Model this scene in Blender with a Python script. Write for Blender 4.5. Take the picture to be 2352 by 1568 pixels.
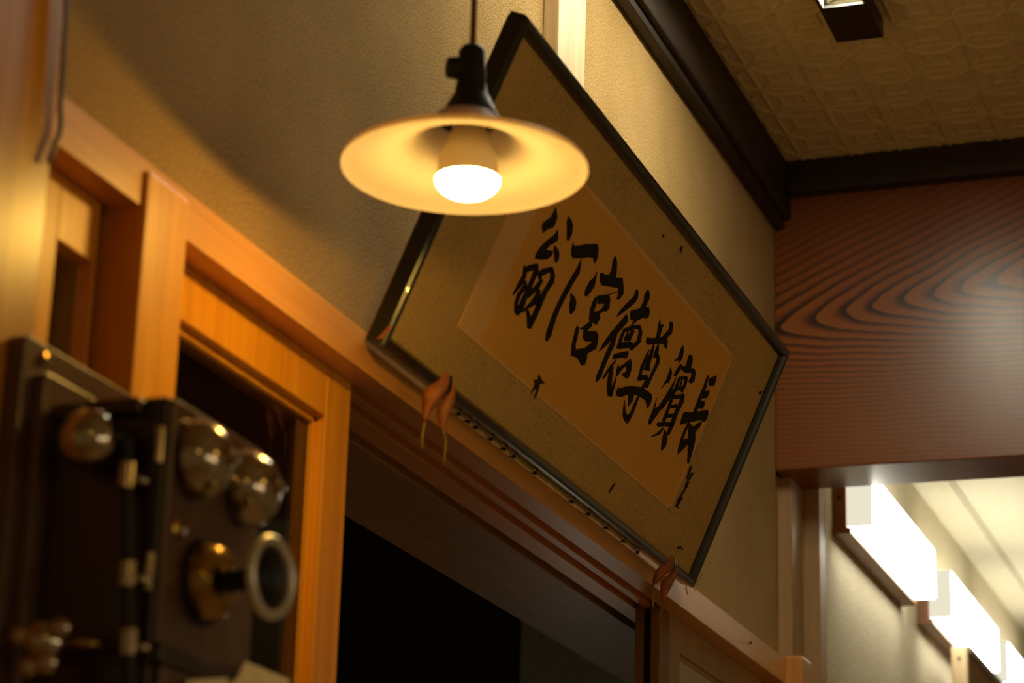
import bpy, bmesh, math, random
from mathutils import Vector, Matrix
random.seed(4)
scene = bpy.context.scene
for o in list(bpy.data.objects): bpy.data.objects.remove(o)

# ------------------------------------------------------------------ camera
# metres; X = away from the long wall, Y = along the wall into the depth, Z = up
FPX = 5553.0
CAM = Vector((.85, 0.0, 1.2))
def cam_axes(yaw, pitch, roll):
    y, p, r = map(math.radians, (yaw, pitch, roll))
    f = Vector((-math.sin(y)*math.cos(p), math.cos(y)*math.cos(p), math.sin(p)))
    rt = Vector((math.cos(y), math.sin(y), 0)); up = rt.cross(f)
    return rt*math.cos(r)+up*math.sin(r), up*math.cos(r)-rt*math.sin(r), f
RT, UP, FW = cam_axes(20.024, 17.898, 1.734)
cd = bpy.data.cameras.new('camera'); cam = bpy.data.objects.new('camera', cd)
scene.collection.objects.link(cam); scene.camera = cam
cam.matrix_world = Matrix(((RT.x, UP.x, -FW.x, CAM.x), (RT.y, UP.y, -FW.y, CAM.y), (RT.z, UP.z, -FW.z, CAM.z), (0, 0, 0, 1)))
cd.sensor_width = 36.0; cd.lens = FPX*36.0/2352.0; cd.clip_start = .02; cd.clip_end = 60
cd.dof.use_dof = True; cd.dof.focus_distance = 2.85; cd.dof.aperture_fstop = 6.5

# ------------------------------------------------------------------ world, exposure
w = bpy.data.worlds.new('room_ambient'); scene.world = w; w.use_nodes = True
w.node_tree.nodes['Background'].inputs[0].default_value = (1.0, .60, .20, 1)
w.node_tree.nodes['Background'].inputs[1].default_value = .098
vs = scene.view_settings; vs.view_transform = 'Standard'; vs.look = 'None'
vs.exposure = 0.0; vs.gamma = 1.0; vs.use_curve_mapping = False
LAMP_COL = (1.0, .57, .10); LAMP_POW = 170.0
SPOT_COL = (1.0, .95, .72); SPOT_POW = 74.0
BOX_COL = (1.0, .95, .80); BOX_POW = 12.0

# ------------------------------------------------------------------ pixel helpers
def ray(x, y): return RT*((x-1176)/FPX)-UP*((y-784)/FPX)+FW
def onX(x, y, v): r = ray(x, y); return CAM+r*((v-CAM.x)/r.x)
def onY(x, y, v): r = ray(x, y); return CAM+r*((v-CAM.y)/r.y)
def onZ(x, y, v): r = ray(x, y); return CAM+r*((v-CAM.z)/r.z)
def onP(x, y, p, n): r = ray(x, y); return CAM+r*((p-CAM).dot(n)/r.dot(n))

# ------------------------------------------------------------------ materials
def lin(c):
    if isinstance(c, str): c = tuple(int(c[i:i+2], 16)/255 for i in (0, 2, 4))
    return tuple(x/12.92 if x <= .04045 else ((x+.055)/1.055)**2.4 for x in c)+(1,)
class NT:
    def __init__(s, name):
        s.m = bpy.data.materials.new(name); s.m.use_nodes = True; s.t = s.m.node_tree; s.n = s.t.nodes
        s.b = s.n['Principled BSDF']; s.out = s.n['Material Output']
    def add(s, ty, **kw):
        n = s.n.new(ty)
        for k, v in kw.items(): setattr(n, k, v)
        return n
    def l(s, a, b): s.t.links.new(a, b)
    def math(s, op, a, b=None, c=None):
        n = s.add('ShaderNodeMath', operation=op)
        for i, v in enumerate((a, b, c)):
            if v is None: continue
            if isinstance(v, (int, float)): n.inputs[i].default_value = v
            else: s.l(v, n.inputs[i])
        return n.outputs[0]
    def coord(s, scale=(1, 1, 1)):
        tc = s.add('ShaderNodeTexCoord'); mp = s.add('ShaderNodeMapping'); mp.inputs['Scale'].default_value = scale
        s.l(tc.outputs['Object'], mp.inputs[0]); return mp.outputs[0]
    def noise(s, vec, scale, detail=4, rough=.55, dist=0):
        n = s.add('ShaderNodeTexNoise'); n.inputs['Scale'].default_value = scale; n.inputs['Detail'].default_value = detail
        n.inputs['Roughness'].default_value = rough; n.inputs['Distortion'].default_value = dist
        s.l(vec, n.inputs['Vector']); return n.outputs['Fac']
    def ramp(s, fac, stops):
        r = s.add('ShaderNodeValToRGB'); e = r.color_ramp.elements
        while len(e) < len(stops): e.new(.5)
        for el, (p, c) in zip(e, stops): el.position = p; el.color = lin(c)
        s.l(fac, r.inputs[0]); return r.outputs[0]
    def bump(s, h, strength=.3, dist=.002):
        b = s.add('ShaderNodeBump'); b.inputs['Strength'].default_value = strength; b.inputs['Distance'].default_value = dist
        s.l(h, b.inputs['Height']); s.l(b.outputs[0], s.b.inputs['Normal'])
    def set(s, **kw):
        for k, v in kw.items(): s.b.inputs[k].default_value = v
        return s
    def col(s, c):
        if isinstance(c, (str, tuple)): s.b.inputs['Base Color'].default_value = lin(c)
        else: s.l(c, s.b.inputs['Base Color'])
        return s
def plain(name, c, rough=.5, metal=0, coat=0, spec=.5, vary=.0):
    t = NT(name); t.set(Roughness=rough, Metallic=metal); t.b.inputs['Coat Weight'].default_value = coat
    t.b.inputs['Specular IOR Level'].default_value = spec
    if vary:
        h = [int(c[i:i+2], 16) for i in (0, 2, 4)]
        d = ''.join('%02x' % int(v*(1-vary)) for v in h); u = ''.join('%02x' % min(255, int(v*(1+vary*.6))) for v in h)
        t.col(t.ramp(t.noise(t.coord(), 60, 5), [(.3, d), (.7, u)]))
    else: t.col(c)
    return t.m
def wood(name, dark, light, axis='Y', fine=60, rough=.38, coat=.25, bump=.15):
    t = NT(name); sc = {'X': (1.4, fine, fine), 'Y': (fine, 1.4, fine), 'Z': (fine, fine, 1.4)}[axis]
    v = t.coord(sc); a = t.noise(v, 1.0, 6, .6, .6)
    b = t.noise(t.coord(tuple(x*3 for x in sc)), 1.0, 3, .6)
    f = t.math('ADD', t.math('MULTIPLY', a, .7), t.math('MULTIPLY', b, .3))
    t.col(t.ramp(f, [(.32, dark), (.66, light)])); t.set(Roughness=rough)
    t.b.inputs['Coat Weight'].default_value = coat; t.b.inputs['Coat Roughness'].default_value = .3
    t.bump(f, bump, .001); return t.m
def emit(name, c, strength):
    t = NT(name); t.n.remove(t.b); e = t.add('ShaderNodeEmission'); e.inputs[0].default_value = tuple(c)+(1,)
    e.inputs[1].default_value = strength; t.l(e.outputs[0], t.out.inputs[0]); return t.m
M = {}
# sandy plaster
def plaster(name, lo, mid, hi, gs=440, st=1.0):
    t = NT(name); v = t.coord(); g = t.noise(v, gs, 3, .7); big = t.noise(v, 5, 4)
    f = t.math('ADD', t.math('MULTIPLY', g, .8), t.math('MULTIPLY', big, .2))
    t.col(t.ramp(f, [(.30, lo), (.5, mid), (.72, hi)])); t.set(Roughness=.95)
    t.b.inputs['Specular IOR Level'].default_value = .1
    t.bump(g, st, .0022); return t.m
M['plaster'] = plaster('sand_plaster', '644a26', 'ba965e', 'e2c48e')
M['far_plaster'] = plaster('far_plaster', 'b8ab8a', 'd8cdae', 'ece4c8', 150, .9)
M['hinoki_y'] = wood('honey_wood_along', 'cc8a40', 'e6a85c', 'Y')
M['hinoki_z'] = wood('honey_wood_upright', 'b4742f', 'd8943f', 'Z', 55)
M['orange_z'] = wood('orange_lacquer_upright', 'c88010', 'f0a824', 'Z', 50, .42, .15)
M['pillar'] = wood('deep_orange_pillar', 'a46410', 'd08a1c', 'Z', 50, .36, .25)
M['orange_y'] = wood('orange_lacquer_along', 'c67c10', 'f0a624', 'Z', 40, .4, .2)
M['pale_z'] = wood('pale_post_wood', 'bc9c6c', 'dec69a', 'Z', 70, .5, .1)
M['brown_y'] = wood('old_brown_along', '6e5138', '8e6d4e', 'Y', 80, .55, .05)
M['brown_z'] = wood('old_brown_upright', '6c4214', '8c5a20', 'Z', 70, .45, .1)
M['dark_y'] = wood('dark_cornice_along', '20140a', '33210f', 'Y', 60, .6, .0)
M['dark_x'] = wood('dark_cornice_across', '20140a', '33210f', 'X', 60, .6, .0)
M['tan_z'] = wood('tan_board', 'a07c4e', 'b8925f', 'Z', 60, .5, .1)
M['soffit'] = wood('soffit_plywood', '8a6644', 'ae8858', 'Y', 14, .5, .15)
M['ink_black'] = plain('ink', '241e14', .75, spec=.2)
M['black'] = plain('black_bakelite', '0c0a08', .5)
M['lacquer'] = plain('black_lacquer_frame', '17130f', .28, coat=.5, vary=.5)
M['phone_wood'] = wood('dark_phone_wood', '1c0c06', '341a0e', 'Z', 50, .3, .5, .05)
M['phone_front'] = wood('phone_front_wood', '4e3628', '64483a', 'Z', 40, .22, .6, .05)
M['nickel'] = plain('worn_nickel', 'b8aa98', .13, 1.0)
M['ring'] = plain('bright_ring', 'd8d4c8', .35, .6)
M['brass'] = plain('aged_brass', 'a8884a', .22, 1.0)
M['steel'] = plain('steel_pin', 'a8a8a4', .3, 1.0)
M['leather'] = plain('dry_leather', 'a8622e', .55, vary=.25)
M['stem'] = plain('yellow_green_cord', '8a7620', .7, vary=.2)
M['string'] = plain('white_nylon_string', 'f0e8d4', .4)
M['cord'] = plain('lamp_cord', '7a5218', .7, vary=.2)
M['cable'] = plain('grey_cable', '8f867a', .5)
M['paper_note'] = plain('note_paper', 'efe0bd', .8, vary=.04)
M['gap_light'] = plain('pale_gap_light', 'f0deae', .6, vary=.2)  # pale tone imitating the lit gap under the frame
M['stain'] = plain('rust_stain', '3a1c0a', .8)
M['plastic'] = plain('bulb_plastic', 'f0e4cc', .45)
M['floor'] = wood('floor_boards', 'a88a5a', 'c8aa78', 'Y', 30, .5, .1)
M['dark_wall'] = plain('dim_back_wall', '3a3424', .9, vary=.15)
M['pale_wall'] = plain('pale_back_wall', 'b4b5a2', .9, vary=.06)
M['far_ceiling'] = plain('cream_far_ceiling', 'c6bfa2', .7, vary=.04)
M['dark_iron'] = plain('dark_fixture_metal', '0d0b09', .4)
M['white_metal'] = plain('white_reflector', 'e8e6dc', .4)
M['led'] = emit('bulb_glow', LAMP_COL, LAMP_POW)
M['spot'] = emit('spot_bulb_glow', SPOT_COL, SPOT_POW)
M['acrylic'] = emit('lit_acrylic', BOX_COL, BOX_POW)
M['acrylic_dim'] = emit('dim_lit_acrylic', (1.0, .84, .56), BOX_POW*.5)
M['acrylic_end'] = emit('lit_acrylic_end', (1.0, .93, .72), .84)
def milk():
    t = NT('milk_glass'); d = t.add('ShaderNodeBsdfDiffuse'); d.inputs[0].default_value = (.88, .84, .95, 1)
    tr = t.add('ShaderNodeBsdfTranslucent'); tr.inputs[0].default_value = lin('f0d8a8')
    mx = t.add('ShaderNodeMixShader'); mx.inputs[0].default_value = .45
    g = t.add('ShaderNodeBsdfGlossy'); g.inputs['Roughness'].default_value = .12
    m2 = t.add('ShaderNodeMixShader'); m2.inputs[0].default_value = .05
    t.l(d.outputs[0], mx.inputs[1]); t.l(tr.outputs[0], mx.inputs[2]); t.l(mx.outputs[0], m2.inputs[1]); t.l(g.outputs[0], m2.inputs[2])
    t.l(m2.outputs[0], t.out.inputs[0]); return t.m
M['milk'] = milk()
def pane(name, tint, mixf=.08):
    t = NT(name); tr = t.add('ShaderNodeBsdfTransparent'); tr.inputs[0].default_value = lin(tint)
    g = t.add('ShaderNodeBsdfGlossy'); g.inputs['Roughness'].default_value = .02; g.inputs[0].default_value = (1, 1, 1, 1)
    fr = t.add('ShaderNodeFresnel'); fr.inputs[0].default_value = 1.45
    m = t.add('ShaderNodeMixShader'); t.l(fr.outputs[0], m.inputs[0]); t.l(tr.outputs[0], m.inputs[1]); t.l(g.outputs[0], m.inputs[2])
    t.l(m.outputs[0], t.out.inputs[0]); return t.m
M['glass'] = pane('clear_pane', 'e8e8e0')
M['frosted'] = plain('frosted_pane', 'c8c0a8', .6)
def mat_cloth():
    t = NT('gold_mount_cloth'); v = t.coord()
    vo = t.add('ShaderNodeTexVoronoi', feature='DISTANCE_TO_EDGE'); vo.inputs['Scale'].default_value = 330
    nz = t.add('ShaderNodeTexNoise'); nz.inputs['Scale'].default_value = 160; t.l(v, nz.inputs['Vector'])
    ad = t.add('ShaderNodeVectorMath', operation='MULTIPLY_ADD'); t.l(nz.outputs['Color'], ad.inputs[0]); ad.inputs[1].default_value = (.012,)*3; t.l(v, ad.inputs[2])
    t.l(ad.outputs[0], vo.inputs['Vector'])
    e = t.math('MULTIPLY', vo.outputs['Distance'], 3.0)
    blot = t.noise(v, 9, 4); f = t.math('ADD', e, t.math('MULTIPLY', blot, .35))
    t.col(t.ramp(f, [(.15, '7c7650'), (.38, 'ccaa66'), (.7, 'e0b462')])); t.set(Roughness=.7); t.bump(e, .25, .0006); return t.m
M['mount'] = mat_cloth()
def old_paper(name, a, b):
    t = NT(name); v = t.coord(); f = t.math('ADD', t.math('MULTIPLY', t.noise(v, 7, 4), .6), t.math('MULTIPLY', t.noise(v, 180, 3), .4))
    t.col(t.ramp(f, [(.3, a), (.7, b)])); t.set(Roughness=.75); return t.m
M['paper'] = old_paper('aged_paper', 'e8a844', 'f2b652')
M['paper_edge'] = old_paper('aged_paper_margin', 'eab870', 'f2c47e')
def ceil_mat():
    t = NT('embossed_ceiling_board'); v = t.coord(); sp = t.noise(v, 95, 3, .7)
    t.col(t.ramp(sp, [(.24, '6a5836'), (.33, 'c8b284'), (.6, 'd8c494')])); t.set(Roughness=.8); return t.m
M['ceil'] = ceil_mat()
def beam_mat():
    t = NT('swirled_beam_grain'); tc = t.add('ShaderNodeTexCoord'); U = 1/.000693
    wob = t.add('ShaderNodeTexNoise'); wob.inputs['Scale'].default_value = 5.5; wob.inputs['Detail'].default_value = 2.5
    t.l(tc.outputs['Object'], wob.inputs['Vector'])
    ad = t.add('ShaderNodeVectorMath', operation='MULTIPLY_ADD'); t.l(wob.outputs['Color'], ad.inputs[0])
    ad.inputs[1].default_value = (.014, .014, .014); t.l(tc.outputs['Object'], ad.inputs[2])
    se = t.add('ShaderNodeSeparateXYZ'); t.l(ad.outputs[0], se.inputs[0])
    # origin of the object sits at the tip of the outermost arch
    x = t.math('MULTIPLY', se.outputs[0], U); z = t.math('MULTIPLY', se.outputs[2], U)
    ca, sa = math.cos(.13), math.sin(.13)
    s = t.math('ADD', t.math('MULTIPLY', x, ca), t.math('MULTIPLY', z, sa))
    d = t.math('SUBTRACT', t.math('MULTIPLY', z, ca), t.math('MULTIPLY', x, sa))
    up = t.math('MAXIMUM', d, 0); dn = t.math('MINIMUM', d, 0)
    fu = t.math('DIVIDE', t.math('MULTIPLY', t.math('MULTIPLY', up, up), .060), t.math('ADD', 1.0, t.math('DIVIDE', up, 62.0)))
    fade = t.math('SUBTRACT', 1.0, t.math('MULTIPLY', t.math('MINIMUM', t.math('DIVIDE', t.math('SUBTRACT', up, dn), 230.0), 1.0), .78))
    fd = t.math('DIVIDE', t.math('MULTIPLY', t.math('MULTIPLY', dn, dn), .055), t.math('SUBTRACT', 1.0, t.math('DIVIDE', dn, 130.0)))
    f = t.math('SUBTRACT', s, t.math('ADD', fu, fd))
    ph = t.math('MULTIPLY', t.math('FRACT', t.math('ADD', t.math('DIVIDE', f, 74.0), t.math('MULTIPLY', t.noise(t.coord((5, 5, 9)), 1.0, 3), 1.3))), 1.0)
    fine = t.noise(t.coord((6, 6, 420)), 1.0, 3)
    base = t.ramp(t.math('ADD', t.math('MULTIPLY', ph, .9), t.math('MULTIPLY', t.math('SUBTRACT', fine, .5), .14)),
                  [(.0, '9c5a20'), (.45, '945018'), (.56, '783e12'), (.74, '381a0a'), (.96, '2a1307'), (1.0, '945018')])
    mx = t.add('ShaderNodeMix', data_type='RGBA'); t.l(fade, mx.inputs[0]); mx.inputs[6].default_value = lin('804616'); t.l(base, mx.inputs[7])
    t.col(mx.outputs[2]); t.set(Roughness=.29); t.b.inputs['Specular IOR Level'].default_value = .5
    t.bump(ph, .05, .0006); return t.m
M['beam'] = beam_mat()

# ------------------------------------------------------------------ mesh helpers
COL = scene.collection
class MB:
    def __init__(s): s.v = []; s.f = []
    def raw(s, vs, fs):
        o = len(s.v); s.v += [Vector(p) for p in vs]; s.f += [[i+o for i in f] for f in fs]; return s
    def box(s, x0, x1, y0, y1, z0, z1):
        return s.raw([(x, y, z) for x in (x0, x1) for y in (y0, y1) for z in (z0, z1)],
                     [(0, 1, 3, 2), (4, 6, 7, 5), (0, 4, 5, 1), (2, 3, 7, 6), (0, 2, 6, 4), (1, 5, 7, 3)])
    def loft(s, rings, caps=True, closed=True):
        n = len(rings[0]); o = len(s.v)
        for r in rings: s.v += [Vector(p) for p in r]
        for k in range(len(rings)-1):
            for i in range(n if closed else n-1):
                j = (i+1) % n; s.f.append([o+k*n+i, o+k*n+j, o+(k+1)*n+j, o+(k+1)*n+i])
        if caps: s.f.append([o+i for i in range(n)][::-1]); s.f.append([o+(len(rings)-1)*n+i for i in range(n)])
        return s
    def prism(s, poly, off):
        off = Vector(off); return s.loft([[Vector(p) for p in poly], [Vector(p)+off for p in poly]])
    def tube(s, pts, rad, n=10):
        pts = [Vector(p) for p in pts]; rad = rad if isinstance(rad, (list, tuple)) else [rad]*len(pts); rings = []
        for i, p in enumerate(pts):
            d = (pts[min(i+1, len(pts)-1)]-pts[max(i-1, 0)]).normalized()
            a = d.cross(Vector((0, 0, 1)) if abs(d.z) < .9 else Vector((1, 0, 0))).normalized(); b = d.cross(a)
            rings.append([p+(a*math.cos(2*math.pi*k/n)+b*math.sin(2*math.pi*k/n))*rad[i] for k in range(n)])
        return s.loft(rings)
    def lathe(s, prof, org, axis=(0, 0, 1), n=48, caps=False):
        ax = Vector(axis).normalized(); a = ax.cross(Vector((0, 0, 1)) if abs(ax.z) < .9 else Vector((1, 0, 0))).normalized(); b = ax.cross(a)
        org = Vector(org)
        return s.loft([[org+ax*h+(a*math.cos(2*math.pi*k/n)+b*math.sin(2*math.pi*k/n))*max(r, 1e-5) for k in range(n)] for r, h in prof], caps)
    def build(s, name, mat, parent=None, smooth=False, bevel=0, base=None):
        root = parent
        while root is not None and root.parent is not None: root = root.parent
        off = Vector(base) if base is not None else (root.location.copy() if root is not None else Vector())
        me = bpy.data.meshes.new(name); me.from_pydata([p-off for p in s.v], [], s.f)
        bm = bmesh.new(); bm.from_mesh(me); bmesh.ops.recalc_face_normals(bm, faces=bm.faces); bm.to_mesh(me); bm.free()
        if smooth:
            me.polygons.foreach_set('use_smooth', [True]*len(me.polygons)); me.update()
        o = bpy.data.objects.new(name, me); COL.objects.link(o)
        me.materials.append(M[mat] if isinstance(mat, str) else mat)
        if root is not None:
            o.parent = parent
            if parent is not root and parent.type == 'MESH': pass
        else: o.location = off
        if bevel:
            b = o.modifiers.new('bevel', 'BEVEL'); b.width = bevel; b.segments = 2; b.limit_method = 'ANGLE'
        if smooth == 'auto':
            e = o.modifiers.new('edges', 'EDGE_SPLIT'); e.split_angle = math.radians(40)
        return o
def box(*a): return MB().box(*a)
def thing(name, loc, label, cat, group=None):
    o = bpy.data.objects.new(name, None); o.empty_display_size = .02; COL.objects.link(o); o.location = loc
    return tag(o, label, cat, group)
def tag(o, label, cat, group=None):
    o['label'] = label; o['category'] = cat
    if group: o['group'] = group
    return o
def struct(o, label=None):
    o['kind'] = 'structure'
    if label: o['label'] = label
    return o

# ------------------------------------------------------------------ key planes
XW = -.020; ZR0, ZR1 = 1.8498, 1.8877; YB = 3.622; ZC = 2.708; XS = -.026; ZBB = 2.194; YB2 = 3.75
# ================================================================== SETTING
struct(box(XW-.08, XW, -1.6, YB, ZR1-.002, ZC).build('wall_left', 'plaster', base=(XW, 2.0, 2.0)), 'sandy ochre plaster wall above the sliding doors')
# ceiling board with embossed relief
cl = struct(box(-.1, 3.0, -1.6, YB+.02, ZC, ZC+.03).build('ceiling', 'ceil', base=(.3, 3.0, ZC)), 'brownish embossed ceiling board')
rel = MB(); W2 = .0045; HH = .0024
def ridge(x0, y0, x1, y1, w=W2, h=HH):
    d = Vector((x1-x0, y1-y0, 0)); n = Vector((-d.y, d.x, 0)).normalized()*w; a = Vector((x0, y0, ZC)); b = Vector((x1, y1, ZC)); k = Vector((0, 0, -h))
    e = d.normalized()*w*.6
    rel.raw([a+n, a-n, b-n, b+n, a+e+k, b-e+k], [(0, 4, 5, 3), (1, 2, 5, 4), (0, 1, 4), (2, 3, 5)])
PX, PY = .0797, .0886
X0 = .354-5*PX; Y0 = 3.132-22*PY
for i in range(0, 20):
    for j in range(0, 28):
        x, y = X0+i*PX, Y0+j*PY
        if x < -.06 or y > YB-.01 or y < 1.2: continue
        ridge(x, y, x, y+PY, .0050, .0032); ridge(x, y, x+PX, y, .0035, .0014)
        a, b = x+.27*PX, x+.73*PX; c, d = y+.27*PY, y+.73*PY
        ridge(a, c, b, c); ridge(a, d, b, d); ridge(a, c, a, d); ridge(b, c, b, d)
        ridge(x, y, a, c); ridge(x+PX, y, b, c); ridge(x, y+PY, a, d); ridge(x+PX, y+PY, b, d)
rl = rel.build('embossed_relief', 'ceil', cl); rl['kind'] = 'stuff'
rl.location = (0, 0, 0)
# cornices
TCN = .028
struct(MB().box(XW, XW+TCN, -1.6, YB, 2.614, ZC).box(XW, XW+.018, -1.6, YB, 2.60, 2.614).build('trim_1', 'dark_y', bevel=.002, base=(0, 2.5, 2.66)), 'dark wooden cornice running along the plaster wall')
struct(box(XW+TCN, 3.0, YB-TCN, YB, 2.652, ZC).build('trim_2', 'dark_x', bevel=.002, base=(.4, YB, 2.68)), 'dark wooden cornice above the swirled beam')
# grooved lintel over the doors
prof = [(0, ZR0), (0, ZR1), (-.105, ZR1), (-.105, ZR0+.010), (-.090, ZR0+.010), (-.090, ZR0), (-.064, ZR0), (-.064, ZR0+.011), (-.050, ZR0+.011),
        (-.050, ZR0), (-.040, ZR0), (-.040, ZR0+.011), (-.0262, ZR0+.011), (-.0262, ZR0)]
y0, y1 = 1.345, YB+.03
struct(MB().prism([(x, y0, z) for x, z in prof], (0, y1-y0, 0)).build('trim_3', 'hinoki_y', base=(0, 2.2, ZR0)), 'honey coloured grooved lintel rail under the plaster wall')
struct(box(-.236, -.1052, 1.345, 3.7, ZR0-.001, ZR0+.02).build('trim_4', 'soffit', base=(-.17, 2.4, ZR0)), 'brown plywood soffit behind the door grooves')
# wall post behind the picture
pa, pb = onX(1285, 0, 0.0), onX(1347, 0, 0.0)
struct(box(XW, 0.0, pa.y, pb.y, ZR1, 2.614).build('trim_5', 'pale_z', bevel=.0015, base=(0, pa.y, 2.2)), 'pale planed wooden post on the plaster wall')
# big pillar on the near side
PIL = struct(box(-.11, .012, 1.205, 1.356, 0, ZC).build('trim_6', 'pillar', bevel=.003, base=(0, 1.3, 1.5)), 'glossy orange wooden pillar behind the telephone')
# short post between the two doors
struct(box(-.050, .0042, 1.507, 1.575, 0, 1.8785).build('trim_7', 'orange_z', bevel=.0015, base=(0, 1.54, 1.7)), 'orange post lapping over the lintel rail between the doors')
# corner posts under the beam
struct(box(-.10, -.004, 3.665, 3.742, 0, ZBB).build('trim_8', 'tan_z', bevel=.002, base=(0, 3.7, 2)), 'tan corner post under the swirled beam')
struct(box(-.10, .021, 3.752, 3.80, 0, 2.42).build('trim_9', 'tan_z', bevel=.002, base=(0, 3.77, 2)), 'second tan corner post behind the beam')
struct(box(-.10, -.0262, YB, 3.665, 0, ZBB).build('trim_10', 'plaster', base=(0, 3.64, 2)), 'narrow plaster strip in the corner under the beam')
struct(box(-.10, XW-.0005, 3.35, YB, ZR1, ZBB+.5).build('trim_11', 'plaster', base=(XW, 3.5, 2)), 'plaster behind the wall corner')
# floor, other room
struct(box(-2.2, 3.0, -1.6, 7.5, -.03, 0).build('floor', 'floor'), 'board floor, lightened to bounce light upward')  # boards coloured light so the floor bounces light upward
struct(box(-.04, .021, 3.80, 7.5, 0, 2.42).build('wall_far', 'far_plaster', base=(.021, 4.5, 2)), 'rough grey plaster wall of the next room')
fc = struct(box(-.04, 2.6, YB2, 7.5, 2.42, 2.45).build('ceiling_far', 'far_ceiling', base=(.5, 5, 2.42)), 'cream ceiling of the next room')
for px_, py_ in ((2094, 1130), (2176, 1113), (2186, 1113), (2420, 1100)):
    xx = onZ(px_, py_, 2.415).x; box(xx, xx+.006, YB2, 7.5, 2.4165, 2.4205).build('batten', 'far_ceiling', fc, bevel=.001)
struct(box(-.04, 2.6, 7.5, 7.53, 0, 2.45).build('wall_end', 'far_plaster', base=(.5, 7.5, 1)), 'far end wall of the next room')
# dim back room behind the sliding doors
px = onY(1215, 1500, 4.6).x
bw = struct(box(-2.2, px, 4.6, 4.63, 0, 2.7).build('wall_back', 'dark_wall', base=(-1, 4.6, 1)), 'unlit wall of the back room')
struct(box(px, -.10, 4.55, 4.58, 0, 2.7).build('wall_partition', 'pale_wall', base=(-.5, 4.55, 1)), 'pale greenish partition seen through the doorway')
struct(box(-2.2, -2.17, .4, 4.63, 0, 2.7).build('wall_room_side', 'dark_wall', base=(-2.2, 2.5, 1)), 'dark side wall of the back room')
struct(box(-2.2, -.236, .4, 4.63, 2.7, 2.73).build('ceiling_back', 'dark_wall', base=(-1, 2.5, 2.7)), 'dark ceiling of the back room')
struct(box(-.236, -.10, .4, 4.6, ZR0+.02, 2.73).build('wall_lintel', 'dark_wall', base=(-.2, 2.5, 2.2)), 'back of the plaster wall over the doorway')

# ------------------------------------------------------------------ swirled beam
tip = onY(1783, 742, YB)
bm_ = box(XW, 3.0, YB, YB2, ZBB, ZC-.0005).build('wooden_beam', 'beam', bevel=.002, base=tip)
tag(bm_, 'wide reddish wooden beam with swirling arched grain under the ceiling', 'beam')

# ------------------------------------------------------------------ sliding doors
def door(name, label, ya, yb, xf, ztop, zrail, sl, sr, gm, matz='orange_z', mato='orange_y', th=.030, zb=.0, depth=.013, beads=True):
    t = bpy.data.objects.new(name, None); COL.objects.link(t); t.location = (xf, ya, zb); t.empty_display_size = .02
    struct(t, label)
    box(xf-th, xf, ya, ya+sl, zb, ztop).build('stile', matz, t, bevel=.0012)
    box(xf-th, xf, yb-sr, yb, zb, ztop).build('stile', matz, t, bevel=.0012)
    box(xf-th, xf-.0004, ya+sl, yb-sr, zrail, ztop).build('top_rail', mato, t, bevel=.0012)
    box(xf-th, xf-.0004, ya+sl, yb-sr, zb, zb+.30).build('bottom_rail', mato, t, bevel=.0012)
    # stepped glazing beads around the pane
    g = box(xf-depth-.004, xf-depth, ya+sl-.004, yb-sr+.004, zb+.29, zrail+.004).build('pane', gm, t)
    if beads:
     for (a, b, c, d) in ((ya+sl, ya+sl+.006, zb+.30, zrail), (yb-sr-.006, yb-sr, zb+.30, zrail), (ya+sl, yb-sr, zrail-.006, zrail)):
        box(xf-depth, xf-depth*.62, a, b, c, d).build('glazing_bead', matz, t, bevel=.0008)
    return t
door('door_1', 'sliding door with dark pane between the pillar and the post', 1.357, 1.493, XS-.0006, ZR0, 1.8005, .079, .003, 'glass', beads=False)
door('door_2', 'glazed orange wooden sliding door under the lintel behind the telephone', 1.576, 1.973, XS-.0006, ZR0+.009, 1.803, .054, .053, 'glass', th=.022, depth=.015)
door('door_3', 'tan sliding door with pale pane right of the doorway', 3.050, 3.664, XS-.0006, ZR0+.009, 1.806, .049, .05, 'frosted', 'tan_z', 'tan_z', th=.012, depth=.006)
door('door_4', 'brown sliding door stacked behind the tan door', 3.01, 3.664, -.0505, ZR0+.009, 1.806, .05, .05, 'frosted', 'brown_z', 'brown_z', th=.012, depth=.006)
ys_ = onX(690, 1000, -.0505).y; yq_ = onX(640, 1050, -.0505).y
door('door_6', 'second glazed sliding door parked behind the orange one', 1.576, ys_, -.0505, ZR0+.009, onX(690, 992, -.0505).z+.0, .05, ys_-yq_, 'glass', th=.012, depth=.006, beads=False)
struct(box(-.0385, -.0268, 3.002, 3.0495, 0, ZR0+.009).build('door_5', 'brown_z', base=(-.03, 3.02, 1)), 'reddish brown edge stile of the sliding door')

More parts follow.
